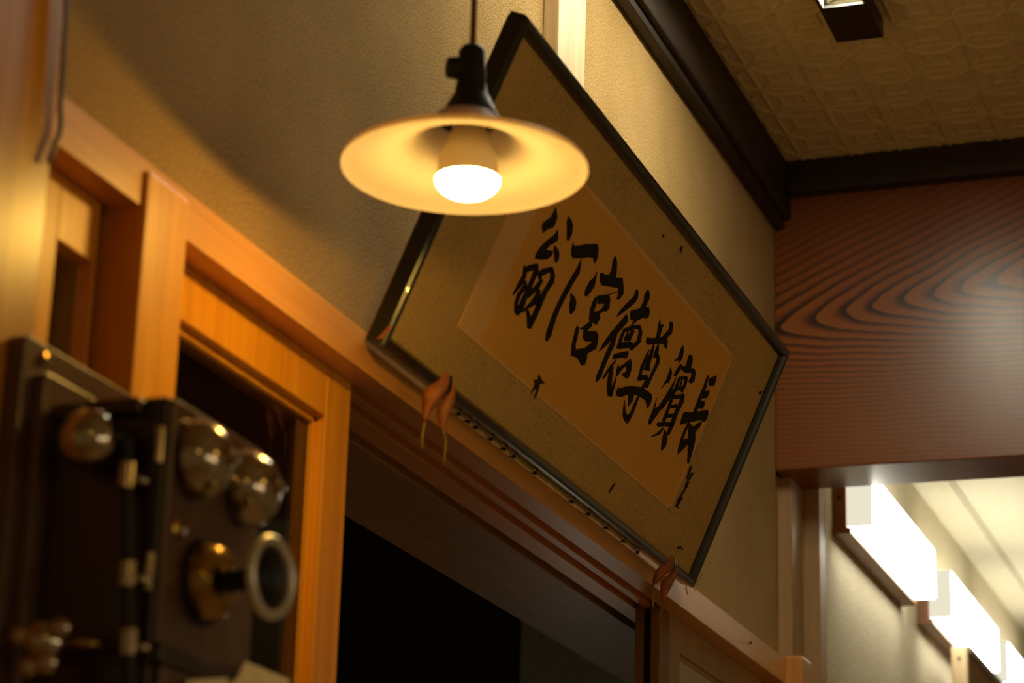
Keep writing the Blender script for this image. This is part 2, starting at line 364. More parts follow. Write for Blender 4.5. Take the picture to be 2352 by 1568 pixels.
# ================================================================== PENDANT LAMP
rim = onZ(1075, 388, 1.930)
def pendant(loc, label, tilt=0.0, full=True, group='milk glass pendant lamps'):
    loc = Vector(loc); t = thing('pendant_lamp', loc, label, 'lamp', group)
    hd = Vector((CAM.x-loc.x, CAM.y-loc.y, 0)).normalized()
    ax = (Vector((0, 0, 1))-hd*math.tan(tilt)).normalized()
    L = lambda prof, nm, m, **k: MB().lathe(prof, loc, ax, **k).build(nm, m, t, smooth='auto')
    R = .0997
    inner = [(R, 0), (.0975, .0016), (.090, .0040), (.078, .0075), (.062, .0125), (.047, .0190), (.036, .0265), (.029, .0350), (.025, .0420)]
    outer = [(r+.0012 if i > 0 else r, h+.0026) for i, (r, h) in enumerate(inner)]
    sh = inner+outer[::-1]
    MB().lathe(sh+[sh[0]], loc-RT*.0030*(1 if full else 0), ax, n=72).build('glass_shade', 'milk', t, smooth=True)
    L([(.0001, .043), (.0235, .043), (.0245, .040), (.0240, .045), (.0205, .052), (.0165, .061), (.0135, .066), (.0125, .074)], 'shade_holder', 'black')
    so = L([(.0001, .062), (.0118, .062), (.0122, .070), (.0115, .080), (.0120, .083), (.0113, .088), (.0112, .104), (.0085, .108), (.0035, .110), (.0001, .110)], 'socket', 'black')
    if full:
        side = hd.cross(Vector((0, 0, 1))).normalized()
        kd = (-side*.9-hd*.1).normalized()
        if (kd.dot(RT)) > 0: kd = -kd
        p = loc+ax*.088
        MB().lathe([(.0001, .008), (.0094, .008), (.0098, .011), (.0088, .0200), (.0050, .0215), (.0001, .0215)], p, kd, n=20).build('switch_knob', 'black', so, smooth='auto')
    zb = -.0092
    L([(.0125, .050), (.0135, .036), (.0175, .024), (.0235, .010), (.0256, zb+.002), (.0260, zb), (.0001, zb)], 'bulb_body', 'plastic')
    L([(.0260*math.cos(a), zb-.0002-.0155*math.sin(a)) for a in [k*math.pi/2/12 for k in range(13)]], 'bulb', 'led')
    tp = loc+ax*.108
    MB().tube([tp, tp+Vector((0, 0, .05)), (tp.x, tp.y, ZC-.012)], .0026).build('cord', 'cord', t, smooth=True)
    MB().lathe([(.0001, 0), (.03, 0), (.032, -.004), (.026, -.014), (.006, -.018), (.0001, -.018)], (tp.x, tp.y, ZC), n=28).build('ceiling_rose', 'black', t, smooth='auto')
    return t
pendant(rim, 'lit milk glass pendant lamp hanging in front of the framed calligraphy', math.radians(.8))
pendant((1.55, -.35, 2.10), 'added milk glass pendant lamp, out of view, further back in the room', 0, False)  # added lamp out of view, to light the frame and telephone
pendant((1.9, 1.75, 2.10), 'added milk glass pendant lamp, out of view, on the open side of the room', 0, False)  # second added lamp out of view, for the same extra light

# ================================================================== FRAMED CALLIGRAPHY
BL = onX(882, 795, .022); BR = onX(1595, 1351, .022)
TL = onY(1236, 42, BL.y); TR = onY(1803, 804, BR.y)
FE = Vector((0, 1, 0)); fv = ((TL-BL)+(TR-BR))/2; FVv = (fv-FE*fv.dot(FE)).normalized(); FN = FE.cross(FVv).normalized()
if FN.x < 0: FN = -FN
FL = (BR-BL).length; FH = (TL-BL).length
fr = thing('framed_calligraphy', BL, 'wide black framed brush calligraphy tilted forward over the lintel', 'framed calligraphy')
def P(u, v, d=0): return BL+FE*u+FVv*v+FN*d
def slab(u0, u1, v0, v1, d0, d1): return MB().loft([[P(u0, v0, d), P(u1, v0, d), P(u1, v1, d), P(u0, v1, d)] for d in (d0, d1)])
TH = .020; RW = .0135
# moulded rails: rounded front profile, mitred corners
prof = [(0, -TH), (0, -.004), (.0015, -.001), (.0045, 0), (.0085, -.0012), (.0115, -.0045), (RW, -.0085), (RW, -TH)]
def rail(side):
    r = []
    for e in (0, 1):
        ring = []
        for (a, d) in prof:
            if side == 'bottom': ring.append(P(a if e == 0 else FL-a, a, d))
            if side == 'top': ring.append(P(a if e == 0 else FL-a, FH-a, d))
            if side == 'left': ring.append(P(a, a if e == 0 else FH-a, d))
            if side == 'right': ring.append(P(FL-a, a if e == 0 else FH-a, d))
        r.append(ring)
    return MB().loft(r).build('frame_rail', 'lacquer', fr)
for s_ in ('bottom', 'top', 'left', 'right'): rail(s_)
slab(.003, FL-.003, .003, FH-.003, -TH-.003, -TH+.001).build('backing_board', 'brown_y', fr)
mo = slab(RW-.002, FL-RW+.002, RW-.002, FH-RW+.002, -.0125, -.0105).build('mount', 'mount', fr)
pp = slab(.1435, .890, .0640, .2745, -.0105, -.0098).build('paper', 'paper', fr)
slab(.1430, .2005, .0635, .2750, -.0105, -.0095).build('paper_margin', 'paper_edge', pp)
for (a, b, c, d) in ((.2005, .890, .2700, .2750), (.2005, .890, .0635, .0665), (.8835, .8905, .0635, .2750)):
    slab(a, b, c, d, -.0105, -.0096).build('paper_margin', 'paper_edge', pp)
chip = P(.004, .010, -.0015)
MB().loft([[P(-.0003, .004, -.010), P(-.0003, .019, -.004), P(-.0003, .019, -.0005), P(-.0003, .006, -.0045)], [P(.0006, .004, -.010), P(.0006, .019, -.004), P(.0006, .019, -.0002), P(.0006, .006, -.0045)]]).build('chipped_edge', 'leather', fr)
DINK = -.0095
P0 = P(0, 0, DINK)
def to_plane(o, sc, pts): return [onP(o[0]+x/sc, o[1]+y/sc, P0, FN) for x, y in pts]
class Ink(MB):
    def poly(s, o, sc, pts):
        q = to_plane(o, sc, pts); return s.prism(q, FN*.0004)
    def stroke(s, o, sc, pts):
        L_, R_ = [], []
        for i, (x, y, wd) in enumerate(pts):
            a = pts[max(i-1, 0)]; b = pts[min(i+1, len(pts)-1)]
            dx, dy = b[0]-a[0], b[1]-a[1]; n = math.hypot(dx, dy) or 1
            ex, ey = -dy/n*wd/2, dx/n*wd/2
            L_.append((x+ex, y+ey)); R_.append((x-ex, y-ey))
        a, b = pts[0], pts[1]; n = math.hypot(b[0]-a[0], b[1]-a[1]) or 1
        st = (a[0]-(b[0]-a[0])/n*a[2]*.3, a[1]-(b[1]-a[1])/n*a[2]*.3)
        a, b = pts[-1], pts[-2]; n = math.hypot(b[0]-a[0], b[1]-a[1]) or 1
        en = (a[0]-(b[0]-a[0])/n*a[2]*.3, a[1]-(b[1]-a[1])/n*a[2]*.3)
        return s.poly(o, sc, [st]+L_+[en]+R_[::-1])
def char(o, sc, polys, strokes=()):
    k = Ink()
    for p in polys: k.poly(o, sc, p)
    for p in strokes: k.stroke(o, sc, p)
    ob = k.build('brushed_character', 'ink_black', fr)
    bm = bmesh.new(); bm.from_mesh(ob.data); bmesh.ops.triangulate(bm, faces=[f for f in bm.faces if len(f.verts) > 4]); bm.to_mesh(ob.data); bm.free()
A, a_ = (1160, 470), 5.225
char(A, a_, [[(610, 25), (628, 150), (610, 210), (580, 270), (500, 300), (455, 340), (440, 260), (470, 200), (550, 150)],
             [(632, 300), (638, 390), (625, 440), (580, 465), (530, 490), (495, 540), (560, 550), (580, 560), (560, 610), (500, 655), (430, 662), (358, 650), (365, 600), (410, 520), (500, 430), (590, 360)],
             [(590, 485), (620, 510), (650, 570), (645, 650), (615, 698), (595, 680), (592, 600), (582, 550)],
             [(760, 135), (800, 190), (815, 250), (805, 340), (765, 430), (740, 425), (742, 300), (740, 200)]],
     [[(235, 735, 20), (240, 790, 48), (232, 850, 45), (180, 950, 55), (95, 1080, 14)],
      [(230, 790, 60), (310, 755, 72), (375, 730, 50)], [(372, 715, 50), (372, 790, 60), (330, 900, 52), (250, 1080, 55), (175, 1260, 75), (140, 1315, 45)],
      [(238, 915, 36), (242, 990, 48)], [(235, 985, 50), (165, 1080, 45), (130, 1180, 40), (140, 1290, 60)],
      [(405, 840, 60), (470, 800, 72), (555, 770, 52)], [(555, 755, 40), (572, 850, 55), (560, 920, 60), (480, 1040, 55), (420, 1180, 60), (350, 1340, 60), (290, 1475, 46)],
      [(412, 840, 40), (430, 920, 44), (380, 990, 58), (265, 1095, 60)], [(402, 1020, 45), (390, 1100, 70), (330, 1180, 60), (210, 1282, 20)],
      [(385, 1130, 80), (395, 1210, 60)], [(268, 1270, 30), (292, 1370, 58), (285, 1475, 46)]])
B, b_ = (1240, 540), 5.06
char(B, b_, [[(385, 75), (395, 120), (450, 120), (530, 105), (665, 100), (682, 150), (675, 230), (660, 290), (632, 330), (615, 260), (550, 255), (480, 265), (385, 268), (365, 230), (362, 170), (375, 120)],
             [(482, 270), (475, 350), (460, 440), (430, 490), (380, 570), (300, 720), (230, 860), (190, 960), (150, 1090), (130, 1170), (80, 1240), (62, 1225), (70, 1140), (110, 1020), (150, 910), (200, 800), (270, 660), (340, 530), (430, 380)],
             [(350, 672), (385, 690), (415, 740), (422, 790), (405, 870), (365, 920), (345, 910), (342, 800), (355, 740)]])
char(B, b_, [[(875, 235), (895, 290), (895, 400), (880, 490), (960, 495), (972, 590), (970, 680), (920, 748), (890, 745), (905, 700), (910, 660), (910, 610), (860, 605), (720, 580), (698, 545), (695, 470), (710, 430), (760, 455), (805, 460), (835, 400), (845, 300)],
             [(665, 415), (655, 500), (635, 590), (590, 660), (545, 712), (515, 700), (525, 640), (580, 530), (630, 490)],
             [(645, 715), (672, 710), (650, 820), (625, 890), (690, 880), (700, 960), (660, 1040), (610, 1010), (570, 990), (580, 880), (610, 780)],
             [(674, 710), (800, 690), (818, 740), (805, 850), (770, 888), (740, 885), (690, 912), (685, 880), (720, 850), (757, 795), (668, 800)],
             [(575, 1000), (610, 1005), (600, 1060), (545, 1110), (495, 1100), (460, 1090), (520, 1050)],
             [(430, 1050), (455, 1070), (440, 1170), (415, 1260), (415, 1325), (520, 1310), (610, 1240), (520, 1230), (498, 1190), (505, 1110), (650, 1110), (680, 1160), (670, 1260), (650, 1320), (550, 1375), (545, 1440), (520, 1505), (480, 1515), (445, 1440), (400, 1410), (362, 1405), (365, 1290), (390, 1190), (410, 1100)]],
     [[(670, 705, 8), (800, 690, 10), (905, 657, 8)]])
Cc, c_ = (1360, 640), 5.225
char(Cc, c_, [[(535, 120), (555, 150), (548, 230), (510, 290), (430, 360), (350, 420), (288, 460), (330, 390), (400, 310), (500, 210), (520, 150)],
              [(410, 415), (430, 460), (425, 510), (380, 570), (300, 660), (290, 710), (270, 790), (200, 940), (140, 1080), (100, 1190), (45, 1245), (50, 1170), (100, 1050), (160, 900), (240, 720), (180, 790), (80, 875), (130, 780), (220, 650), (330, 520), (390, 450)],
              [(670, 125), (692, 170), (690, 230), (640, 335), (680, 335), (690, 400), (680, 450), (640, 485), (620, 465), (540, 500), (460, 575), (500, 500), (460, 495), (455, 440), (465, 385), (575, 355), (620, 270), (630, 180)],
              [(260, 905), (330, 885), (430, 865), (437, 900), (410, 960), (360, 945), (245, 965)],
              [(310, 1025), (325, 1060), (400, 1010), (460, 960), (475, 1000), (470, 1090), (440, 1180), (415, 1200), (350, 1150), (410, 1110), (415, 1045), (360, 1080), (320, 1140), (285, 1180), (290, 1110)]],
     [[(392, 600, 26), (350, 700, 34), (318, 830, 46)], [(385, 625, 38), (480, 585, 52), (560, 575, 46)], [(562, 562, 36), (580, 640, 42), (560, 750, 50), (462, 848, 40)],
      [(305, 822, 46), (400, 795, 80), (480, 795, 70)], [(430, 640, 20), (390, 740, 28)], [(490, 620, 40), (430, 740, 50)],
      [(290, 972, 10), (220, 1060, 28), (130, 1195, 24)], [(240, 1055, 36), (215, 1170, 48), (203, 1300, 58), (210, 1400, 50)], [(215, 1400, 50), (258, 1280, 28), (288, 1185, 10)]])
Dd, d_ = (1400, 720), 5.806
char(Dd, d_, [[(675, 65), (680, 150), (725, 140), (700, 195), (680, 270), (665, 320), (710, 300), (790, 210), (805, 100), (840, 110), (850, 180), (825, 270), (770, 320), (775, 390), (755, 475), (735, 450), (720, 405), (660, 400), (510, 415), (485, 390), (495, 315), (560, 325), (620, 320), (640, 220), (655, 130)],
              [(440, 720), (540, 715), (540, 760), (460, 750)], [(430, 820), (500, 810), (512, 880), (378, 897), (392, 850)],
              [(120, 975), (130, 1000), (200, 975), (290, 965), (420, 980), (480, 1010), (555, 1070), (565, 1110), (550, 1190), (505, 1268), (495, 1230), (480, 1160), (400, 1105), (370, 1180), (320, 1320), (270, 1420), (232, 1468), (190, 1420), (175, 1350), (182, 1250), (200, 1150), (210, 1300), (235, 1355), (270, 1330), (330, 1190), (380, 1085), (325, 1085), (310, 1160), (250, 1235), (245, 1170), (255, 1075), (140, 1115), (88, 1090), (95, 1030)]],
     [[(590, 412, 18), (560, 520, 40), (520, 640, 58), (492, 740, 58)], [(650, 412, 16), (630, 500, 48), (600, 580, 48)], [(524, 482, 12), (490, 580, 30), (430, 720, 38), (388, 885, 34)],
      [(622, 522, 38), (650, 580, 42), (640, 660, 42), (570, 800, 38), (490, 980, 38)], [(490, 888, 22), (440, 992, 38)]])
Ee, e_ = (1470, 780), 5.225
char(Ee, e_, [[(515, 60), (525, 130), (510, 210), (480, 270), (455, 265), (465, 240), (405, 262), (460, 205), (485, 120)], [(368, 325), (385, 400), (360, 480), (345, 520), (310, 520), (250, 590), (320, 470), (345, 390)],
              [(205, 690), (175, 830), (230, 790), (300, 680), (390, 530), (440, 440), (400, 560), (340, 690), (270, 800), (240, 850), (190, 920), (120, 1020), (95, 1010), (110, 950), (150, 850)],
              [(490, 290), (520, 320), (555, 310), (580, 190), (605, 175), (630, 200), (630, 270), (610, 340), (650, 345), (668, 390), (650, 500), (610, 525), (580, 510), (590, 480), (612, 455), (618, 402), (540, 395), (490, 350), (440, 430), (400, 435), (420, 390), (470, 310)],
              [(290, 1075), (320, 1120), (328, 1200), (310, 1270), (265, 1328), (250, 1320), (265, 1200)]],
     [[(390, 600, 22), (330, 720, 28), (250, 830, 28)], [(470, 462, 36), (560, 452, 34)], [(468, 470, 26), (440, 560, 34), (400, 640, 40), (350, 800, 34), (282, 975, 38)], [(556, 455, 30), (545, 520, 34), (500, 625, 28)],
      [(420, 590, 40), (510, 580, 44)], [(505, 480, 14), (480, 560, 16)], [(520, 655, 34), (500, 740, 48), (440, 860, 44), (390, 1000, 48), (332, 1138, 36)],
      [(402, 688, 48), (520, 675, 48)], [(372, 802, 38), (442, 792, 48)], [(318, 912, 44), (420, 905, 48)], [(212, 1018, 52), (300, 1012, 52), (395, 1020, 56)], [(275, 1062, 22), (220, 1128, 30), (138, 1160, 10)]])
char(Ee, e_, [[(830, 465), (920, 425), (910, 490), (890, 550), (830, 555), (820, 500)], [(770, 630), (830, 595), (830, 640), (800, 700), (740, 705)], [(720, 745), (770, 730), (780, 770), (750, 830), (690, 825)],
              [(530, 870), (640, 870), (810, 840), (822, 880), (800, 960), (770, 985), (715, 965), (610, 985), (480, 1020), (500, 930), (515, 890)],
              [(715, 985), (742, 985), (720, 1040), (660, 1110), (665, 1190), (640, 1300), (610, 1410), (580, 1495), (565, 1470), (570, 1380), (575, 1250), (510, 1320), (450, 1375), (455, 1320), (490, 1190), (520, 1200), (575, 1180), (580, 1060), (600, 1005), (640, 1045)]],
     [[(816, 430, 16), (780, 560, 36), (720, 700, 38), (655, 875, 38)], [(592, 985, 26), (540, 1090, 28), (500, 1200, 28)]])
Ff, f_ = (1500, 1040), 9.8
char(Ff, f_, [], [[(858, 310, 60), (845, 360, 46)], [(838, 365, 30), (765, 585, 22)], [(893, 445, 36), (800, 610, 26)], [(795, 640, 44), (740, 765, 55)], [(738, 785, 24), (655, 920, 36)], [(650, 935, 18), (560, 1080, 46)], [(655, 1000, 28), (540, 1180, 46)], [(518, 1190, 30), (570, 1228, 38)]])
# insect stains and cracks on the mount
for o_, sc_, ps in (((1050, 420), 1.96, [[(368, 860), (380, 885), (395, 900), (372, 905), (360, 950), (346, 975), (358, 920), (330, 950), (350, 905), (345, 885), (362, 885)]]),
                    ((1050, 420), 1.96, [[(708, 1348), (712, 1358), (700, 1372), (684, 1398), (680, 1392), (694, 1366)]]),
                    ((1050, 420), 1.96, [[(1003, 288), (1016, 282), (1012, 300), (1006, 316), (1001, 304)]]),
                    ((1050, 420), 1.96, [[(924, 232), (932, 230), (930, 246), (922, 246)]]),
                    ((1050, 420), 1.96, [[(1355, 942), (1372, 936), (1372, 948), (1360, 952)]]),
                    ((1470, 1250), 8.71, [[(745, 40), (830, 40), (865, 100), (840, 110), (810, 75), (760, 95), (735, 80)]])):
    k = Ink()
    q0 = P0; P0 = P(0, 0, -.0092 if ps[0][0][0] == 368 else -.0104)
    for p in ps: k.poly(o_, sc_, p)
    P0 = q0
    k.build('rust_stain', 'stain', fr)
# pale strip with dark breaks, imitating light through the gap between frame and lintel
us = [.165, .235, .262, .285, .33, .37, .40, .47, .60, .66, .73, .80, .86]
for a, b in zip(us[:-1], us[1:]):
    MB().tube([P(a+.004, -.0022, -TH+.002), P(b-.004, -.0022, -TH+.002)], .0018, 8).build('gap_light_strip', 'gap_light', fr, smooth=True)
    MB().tube([P(b-.002, -.0030, -TH+.001), P(b+.002, -.0030, -TH+.004)], .0021, 8).build('gap_light_break', 'black', fr, smooth=True)

# ------------------------------------------------------------------ leather holders under the frame
def petal(o, sc, pts, p0, n, bulge):
    q = [onP(o[0]+x/sc, o[1]+y/sc, p0, n) for x, y in pts]
    # subdivide outline
    qq = []
    for a, b in zip(q, q[1:]+q[:1]): qq += [a, (a+b)/2]
    sm = [(qq[i-1]+qq[i]*2+qq[(i+1) % len(qq)])/4 for i in range(len(qq))]
    c = sum(sm, Vector())/len(sm)
    rings = [[p-n*.0005 for p in sm], [p+n*.0002 for p in sm]]
    for k, h in ((.85, .5), (.6, .85), (.3, 1.0)): rings.append([c+(p-c)*k+n*bulge*h for p in sm])
    return MB().loft(rings)
def holder(o, sc, pet, stems, pin, xo, label, pinmat):
    c = onX(o[0]+pet[0][0][0]/sc, o[1]+pet[0][0][1]/sc, xo)
    n = Vector((CAM.x-c.x, CAM.y-c.y, 0)).normalized()
    t = thing('frame_holder', c, label, 'frame holder', 'leather holders carrying the picture frame')
    for i, p in enumerate(pet): petal(o, sc, p, c+n*(.003*(1-i)), n, .0055).build('leather_flap', 'leather', t, smooth=True)
    for pts, wd in stems:
        MB().tube([onP(o[0]+x/sc, o[1]+y/sc, c, n) for x, y in pts], [wd/sc/2*(c-CAM).length/FPX*(1 if i < len(pts)-1 else .75) for i in range(len(pts))], 8).build('cord_tail', 'stem', t, smooth=True)
    (x0, y0), (x1, y1), wd = pin; a = onP(o[0]+x0/sc, o[1]+y0/sc, c+n*.004, n); b = onP(o[0]+x1/sc, o[1]+y1/sc, c-n*.004, n); r = wd/sc/2*(c-CAM).length/FPX
    MB().tube([a+(a-b)*.02, a, b], [r*1.5, r, r], 10).build('pin', pinmat, t, smooth='auto')
holder((940, 840), 6.53, [[(545, 80), (600, 110), (600, 300), (560, 390), (450, 520), (360, 640), (290, 750), (260, 830), (205, 830), (195, 700), (190, 480), (200, 390), (260, 310), (380, 250), (450, 200), (490, 140)],
       [(650, 250), (690, 330), (692, 500), (640, 660), (570, 830), (520, 1000), (480, 990), (470, 900), (410, 800), (410, 650), (480, 560), (560, 430), (620, 400)]],
       [([(240, 800), (222, 900), (200, 1030), (192, 1150), (195, 1240)], 46), ([(508, 960), (522, 1020), (548, 1100), (545, 1220), (532, 1340), (530, 1480)], 32)], ((628, 165), (614, 400), 42), .046,
       'brown leather holder with black pin under the frame near the pendant lamp', 'black')
holder((1470, 1250), 8.71, [[(640, 200), (700, 240), (664, 285), (666, 470), (540, 600), (400, 720), (265, 830), (235, 830), (260, 680), (300, 540), (380, 440), (540, 350), (590, 260)],
       [(720, 490), (745, 420), (757, 540), (720, 660), (640, 830), (560, 970), (470, 1140), (430, 1120), (405, 950), (410, 770), (440, 700), (560, 600), (660, 520)]],
       [([(245, 820), (266, 930), (262, 1060), (250, 1200), (285, 1265)], 46), ([(460, 1120), (470, 1180), (445, 1290), (400, 1390), (355, 1500)], 36)], ((702, 275), (690, 490), 34), .046,
       'brown leather holder with silver pin under the frame near the beam', 'steel')
# frayed string at the frame's lower corner
sc_, so_ = 8.71, (1470, 1250)
c = onX(1590, 1345, .03); n = Vector((CAM.x-c.x, CAM.y-c.y, 0)).normalized()
k = MB()
for pts, wd in (([(930, 820), (925, 900), (935, 960), (965, 1000)], 40), ([(1235, 560), (1245, 630), (1200, 680), (1160, 745)], 26), ([(1160, 690), (1165, 750), (1120, 790)], 34), ([(1130, 770), (1100, 860), (1085, 950)], 18), ([(1215, 600), (1265, 600)], 14), ([(1225, 650), (1215, 690)], 14)):
    k.tube([onP(so_[0]+x/sc_, so_[1]+y/sc_, c, n) for x, y in pts], wd/sc_/2*(c-CAM).length/FPX, 6)
tag(k.build('nylon_string', 'string', smooth=True, base=c), 'frayed white nylon string at the lower corner of the picture frame', 'string')
# little nail head on the lintel
c = onX(1724, 1475, .0005)
tag(MB().lathe([(.0001, .0015), (.0022, .0015), (.0026, 0), (.0026, -.001)], c, (1, 0, 0), n=14).build('nail_head', 'dark_iron', base=c, smooth='auto'), 'small dark nail head on the lintel below the frame', 'nail')

# ================================================================== CEILING SPOT
FX0, FX1, FY0, FY1, FZ = .195, .262, 2.120, 3.114, 2.680
sp = thing('ceiling_spotlight', (.228, 3.0, ZC), 'black ceiling spotlight box with lit glass at one end', 'spotlight')
t_ = .0035
MB().box(FX0, FX0+t_, FY0, FY1, FZ, ZC).box(FX1-t_, FX1, FY0, FY1, FZ, ZC).box(FX0+t_, FX1-t_, FY0, FY0+t_, FZ, ZC).box(FX0+t_, FX1-t_, FY1-t_, FY1, FZ, ZC).build('housing', 'dark_iron', sp)
box(FX0+t_, FX1-t_, 3.0, FY1-t_, FZ, FZ+.004).build('cover_plate', 'dark_iron', sp)
box(FX0+t_, FX1-t_, FY0+t_, 3.0, ZC-.004, ZC-.001).build('reflector', 'white_metal', sp)
for xx in (FX0+t_, FX1-t_-.002): box(xx, xx+.002, FY0+t_, 3.0, FZ+.0005, ZC-.004).build('reflector', 'white_metal', sp)
MB().lathe([(.0001, 0), (.008, .002), (.0125, .008), (.0135, .02), (.0135, .78), (.0125, .792), (.008, .799), (.0001, .801)], (.2285, 2.172, FZ+.0150), (0, 1, 0), n=24).build('bulb', 'spot', sp, smooth=True)

# ================================================================== LIGHT BOXES in the next room
def light_box(x0, ya, yb, z0, sgn, label):
    lb = thing('wall_light_box', (x0, ya, z0), label, 'wall light', 'light boxes on the walls')
    def bx_(a, b, y0, y1, z_0, z_1): return (min(x0+sgn*a, x0+sgn*b), max(x0+sgn*a, x0+sgn*b), y0, y1, z0+z_0, z0+z_1)
    MB().box(*bx_(0, .024, ya, yb, -.002, .096)).box(*bx_(0, .031, ya-.004, yb+.004, -.008, .002)).build('wood_back', 'brown_z', lb, bevel=.001)
    box(*bx_(.024, .068, ya+.0015, yb-.0015, .0025, .096)).build('acrylic_cover', 'acrylic' if sgn > 0 else 'acrylic_dim', lb, bevel=.003)
    box(*bx_(.0245, .0675, ya-.0008, ya+.0012, .0035, .0955)).build('end_plate', 'acrylic_end', lb)
    MB().lathe([(.0001, .0015), (.0028, .0015), (.0034, 0), (.0034, -.001)], (x0+sgn*.012, ya-.0002, z0+.055), (0, -1, 0), n=14).build('screw', 'dark_iron', lb, smooth='auto')
light_box(.021, 3.852, 4.443, 2.15, 1, 'white glowing wall light box beside the corner posts')
light_box(.021, 4.617, 5.212, 2.15, 1, 'white glowing wall light box above the small cabinet')
light_box(.021, 5.352, 5.95, 2.15, 1, 'white glowing wall light box furthest from the corner posts')
struct(box(2.4, 2.46, .2, 2.1, 0, 2.2).build('wall_added_screen', 'far_plaster', base=(2.4, 1.2, 0)), 'added plastered screen wall, out of view, carrying two light boxes')  # added wall piece out of view, holds the extra light boxes
light_box(2.4, .45, 1.04, 1.60, -1, 'added wall light box, out of view on the screen wall, facing the telephone')  # added light for frame and telephone, suggested by white reflections on the bells
light_box(2.4, 1.25, 1.84, 1.60, -1, 'added wall light box, out of view on the screen wall, facing the lamp')  # second added box, also out of view, for extra light
cb = thing('wall_cabinet', (.021, 4.76, 1.2), 'orange brown wall cabinet with pale corner post under the light boxes', 'cabinet')
qa, qb = onY(2184, 1490, 4.76), onY(2221, 1490, 4.76)
box(qa.x+.004, qb.x, 4.785, 6.0, 1.2, 2.113).build('side_panel', 'brown_z', cb)
po = box(qa.x, qb.x, 4.76, 4.785, 1.2, qa.z+.004).build('corner_post', 'pale_z', cb, bevel=.001)
box(qa.x, qb.x+.004, 4.785, 6.0, 2.113, 2.128).build('top_board', 'cable', cb, bevel=.001)
MB().lathe([(.0001, .0015), (.0032, .0015), (.0036, 0), (.0036, -.001)], ((qa.x+qb.x)/2, 4.7598, onY(2201, 1512, 4.76).z), (0, -1, 0), n=14).build('screw', 'dark_iron', po, smooth='auto')
c0, c1 = onY(1819, 1520, 3.655), onY(1862, 1520, 3.655)
struct(box(c0.x, c1.x, 3.60, 3.664, 0, c0.z).build('trim_12', 'hinoki_z', bevel=.004, base=(c0.x, 3.63, 1)), 'short honey wood post end in front of the corner post')

# ================================================================== WALL TELEPHONE
ph = thing('wall_telephone', (.02, 1.41, 1.2), 'old dark wooden wall telephone with nickel bells and mouthpiece', 'telephone')
ZT1 = 1.6885; ZT2 = 1.6655; ZBX = 1.6465; XFr = .1235; YB0, YB1 = 1.351, 1.490
def round_board(x0, x1, ya, yb, z0, z1, r):
    pts = [(ya, z0)]+[(ya+r-r*math.cos(a), z1-r+r*math.sin(a)) for a in [k*math.pi/2/5 for k in range(6)]]+[(yb-r+r*math.sin(a), z1-r+r*math.cos(a)) for a in [k*math.pi/2/5 for k in range(6)]]+[(yb, z0)]
    return MB().prism([(x0, y, z) for y, z in pts], (x1-x0, 0, 0))
round_board(.0125, .026, 1.322, 1.520, 1.10, ZT1, .006).build('backboard', 'phone_front', ph, bevel=.002)
round_board(.026, .036, 1.335, 1.507, 1.12, ZT2, .006).build('inner_board', 'phone_front', ph, bevel=.002)
bx = box(.036, XFr-.004, YB0, YB1, 1.20, ZBX).build('body', 'phone_wood', ph, bevel=.002)
fd = box(XFr-.004, XFr, YB0+.002, YB1-.002, 1.4835, ZBX-.001).build('front_door', 'phone_front', ph, bevel=.0015)
box(.036, XFr+.006, YB0-.003, YB1+.003, 1.470, 1.482).build('ledge', 'phone_wood', ph, bevel=.002)
box(XFr-.004, XFr+.004, YB0+.004, YB1-.004, 1.20, 1.470).build('lower_door', 'phone_front', ph, bevel=.002)
for zc in (1.612, 1.528):
    MB().tube([(XFr-.006, YB0-.004, zc-.012), (XFr-.006, YB0-.004, zc+.012)], .0034, 12).build('hinge', 'nickel', fd, smooth='auto')
MB().lathe([(.0001, .004), (.004, .003), (.0045, 0)], (.026, 1.345, 1.677), (1, 0, 0), n=16).build('screw', 'brass', ph, smooth='auto')
# vertical metal strap with ferrules on the near side
ra = onY(291, 1010, YB0-.012); rb = onY(296, 1620, YB0-.012); sx = ra.x
rc = MB().tube([rb, ra], .0042, 14).build('receiver_rod', 'black', ph, smooth='auto')
for py_ in (1095, 1325, 1480):
    k_ = (py_-1010)/610; pc = ra.lerp(rb, k_)
    MB().lathe([(.0044, -.009), (.0062, -.008), (.0062, .008), (.0044, .009)], pc, n=18).build('ferrule', 'nickel', rc, smooth='auto')
    MB().tube([pc, pc+Vector((.010, .002, -.003)), pc+Vector((.011, .012, -.003))], .0030, 10).build('bracket_arm', 'nickel', rc, smooth=True)
# round receiver cup on the near side
u0 = onY(205, 1010, YB0-.02)
rcp = MB().lathe([(.0001, -.020), (.010, -.019), (.0165, -.0135), (.0200, -.0045), (.0200, .0045), (.0170, .0125), (.010, .018), (.0001, .0195)], u0, (.94, -.30, .10), n=40).build('receiver_cup', 'nickel', ph, smooth=True)
MB().tube([u0+Vector((.014, -.004, 0)), (sx, YB0-.012, 1.617)], .0045, 12).build('hook_arm', 'black', rcp, smooth=True)
MB().box(.040, sx+.006, YB0-.010, YB0+.001, 1.634, 1.6445).build('hook_plate', 'phone_wood', ph, bevel=.002)
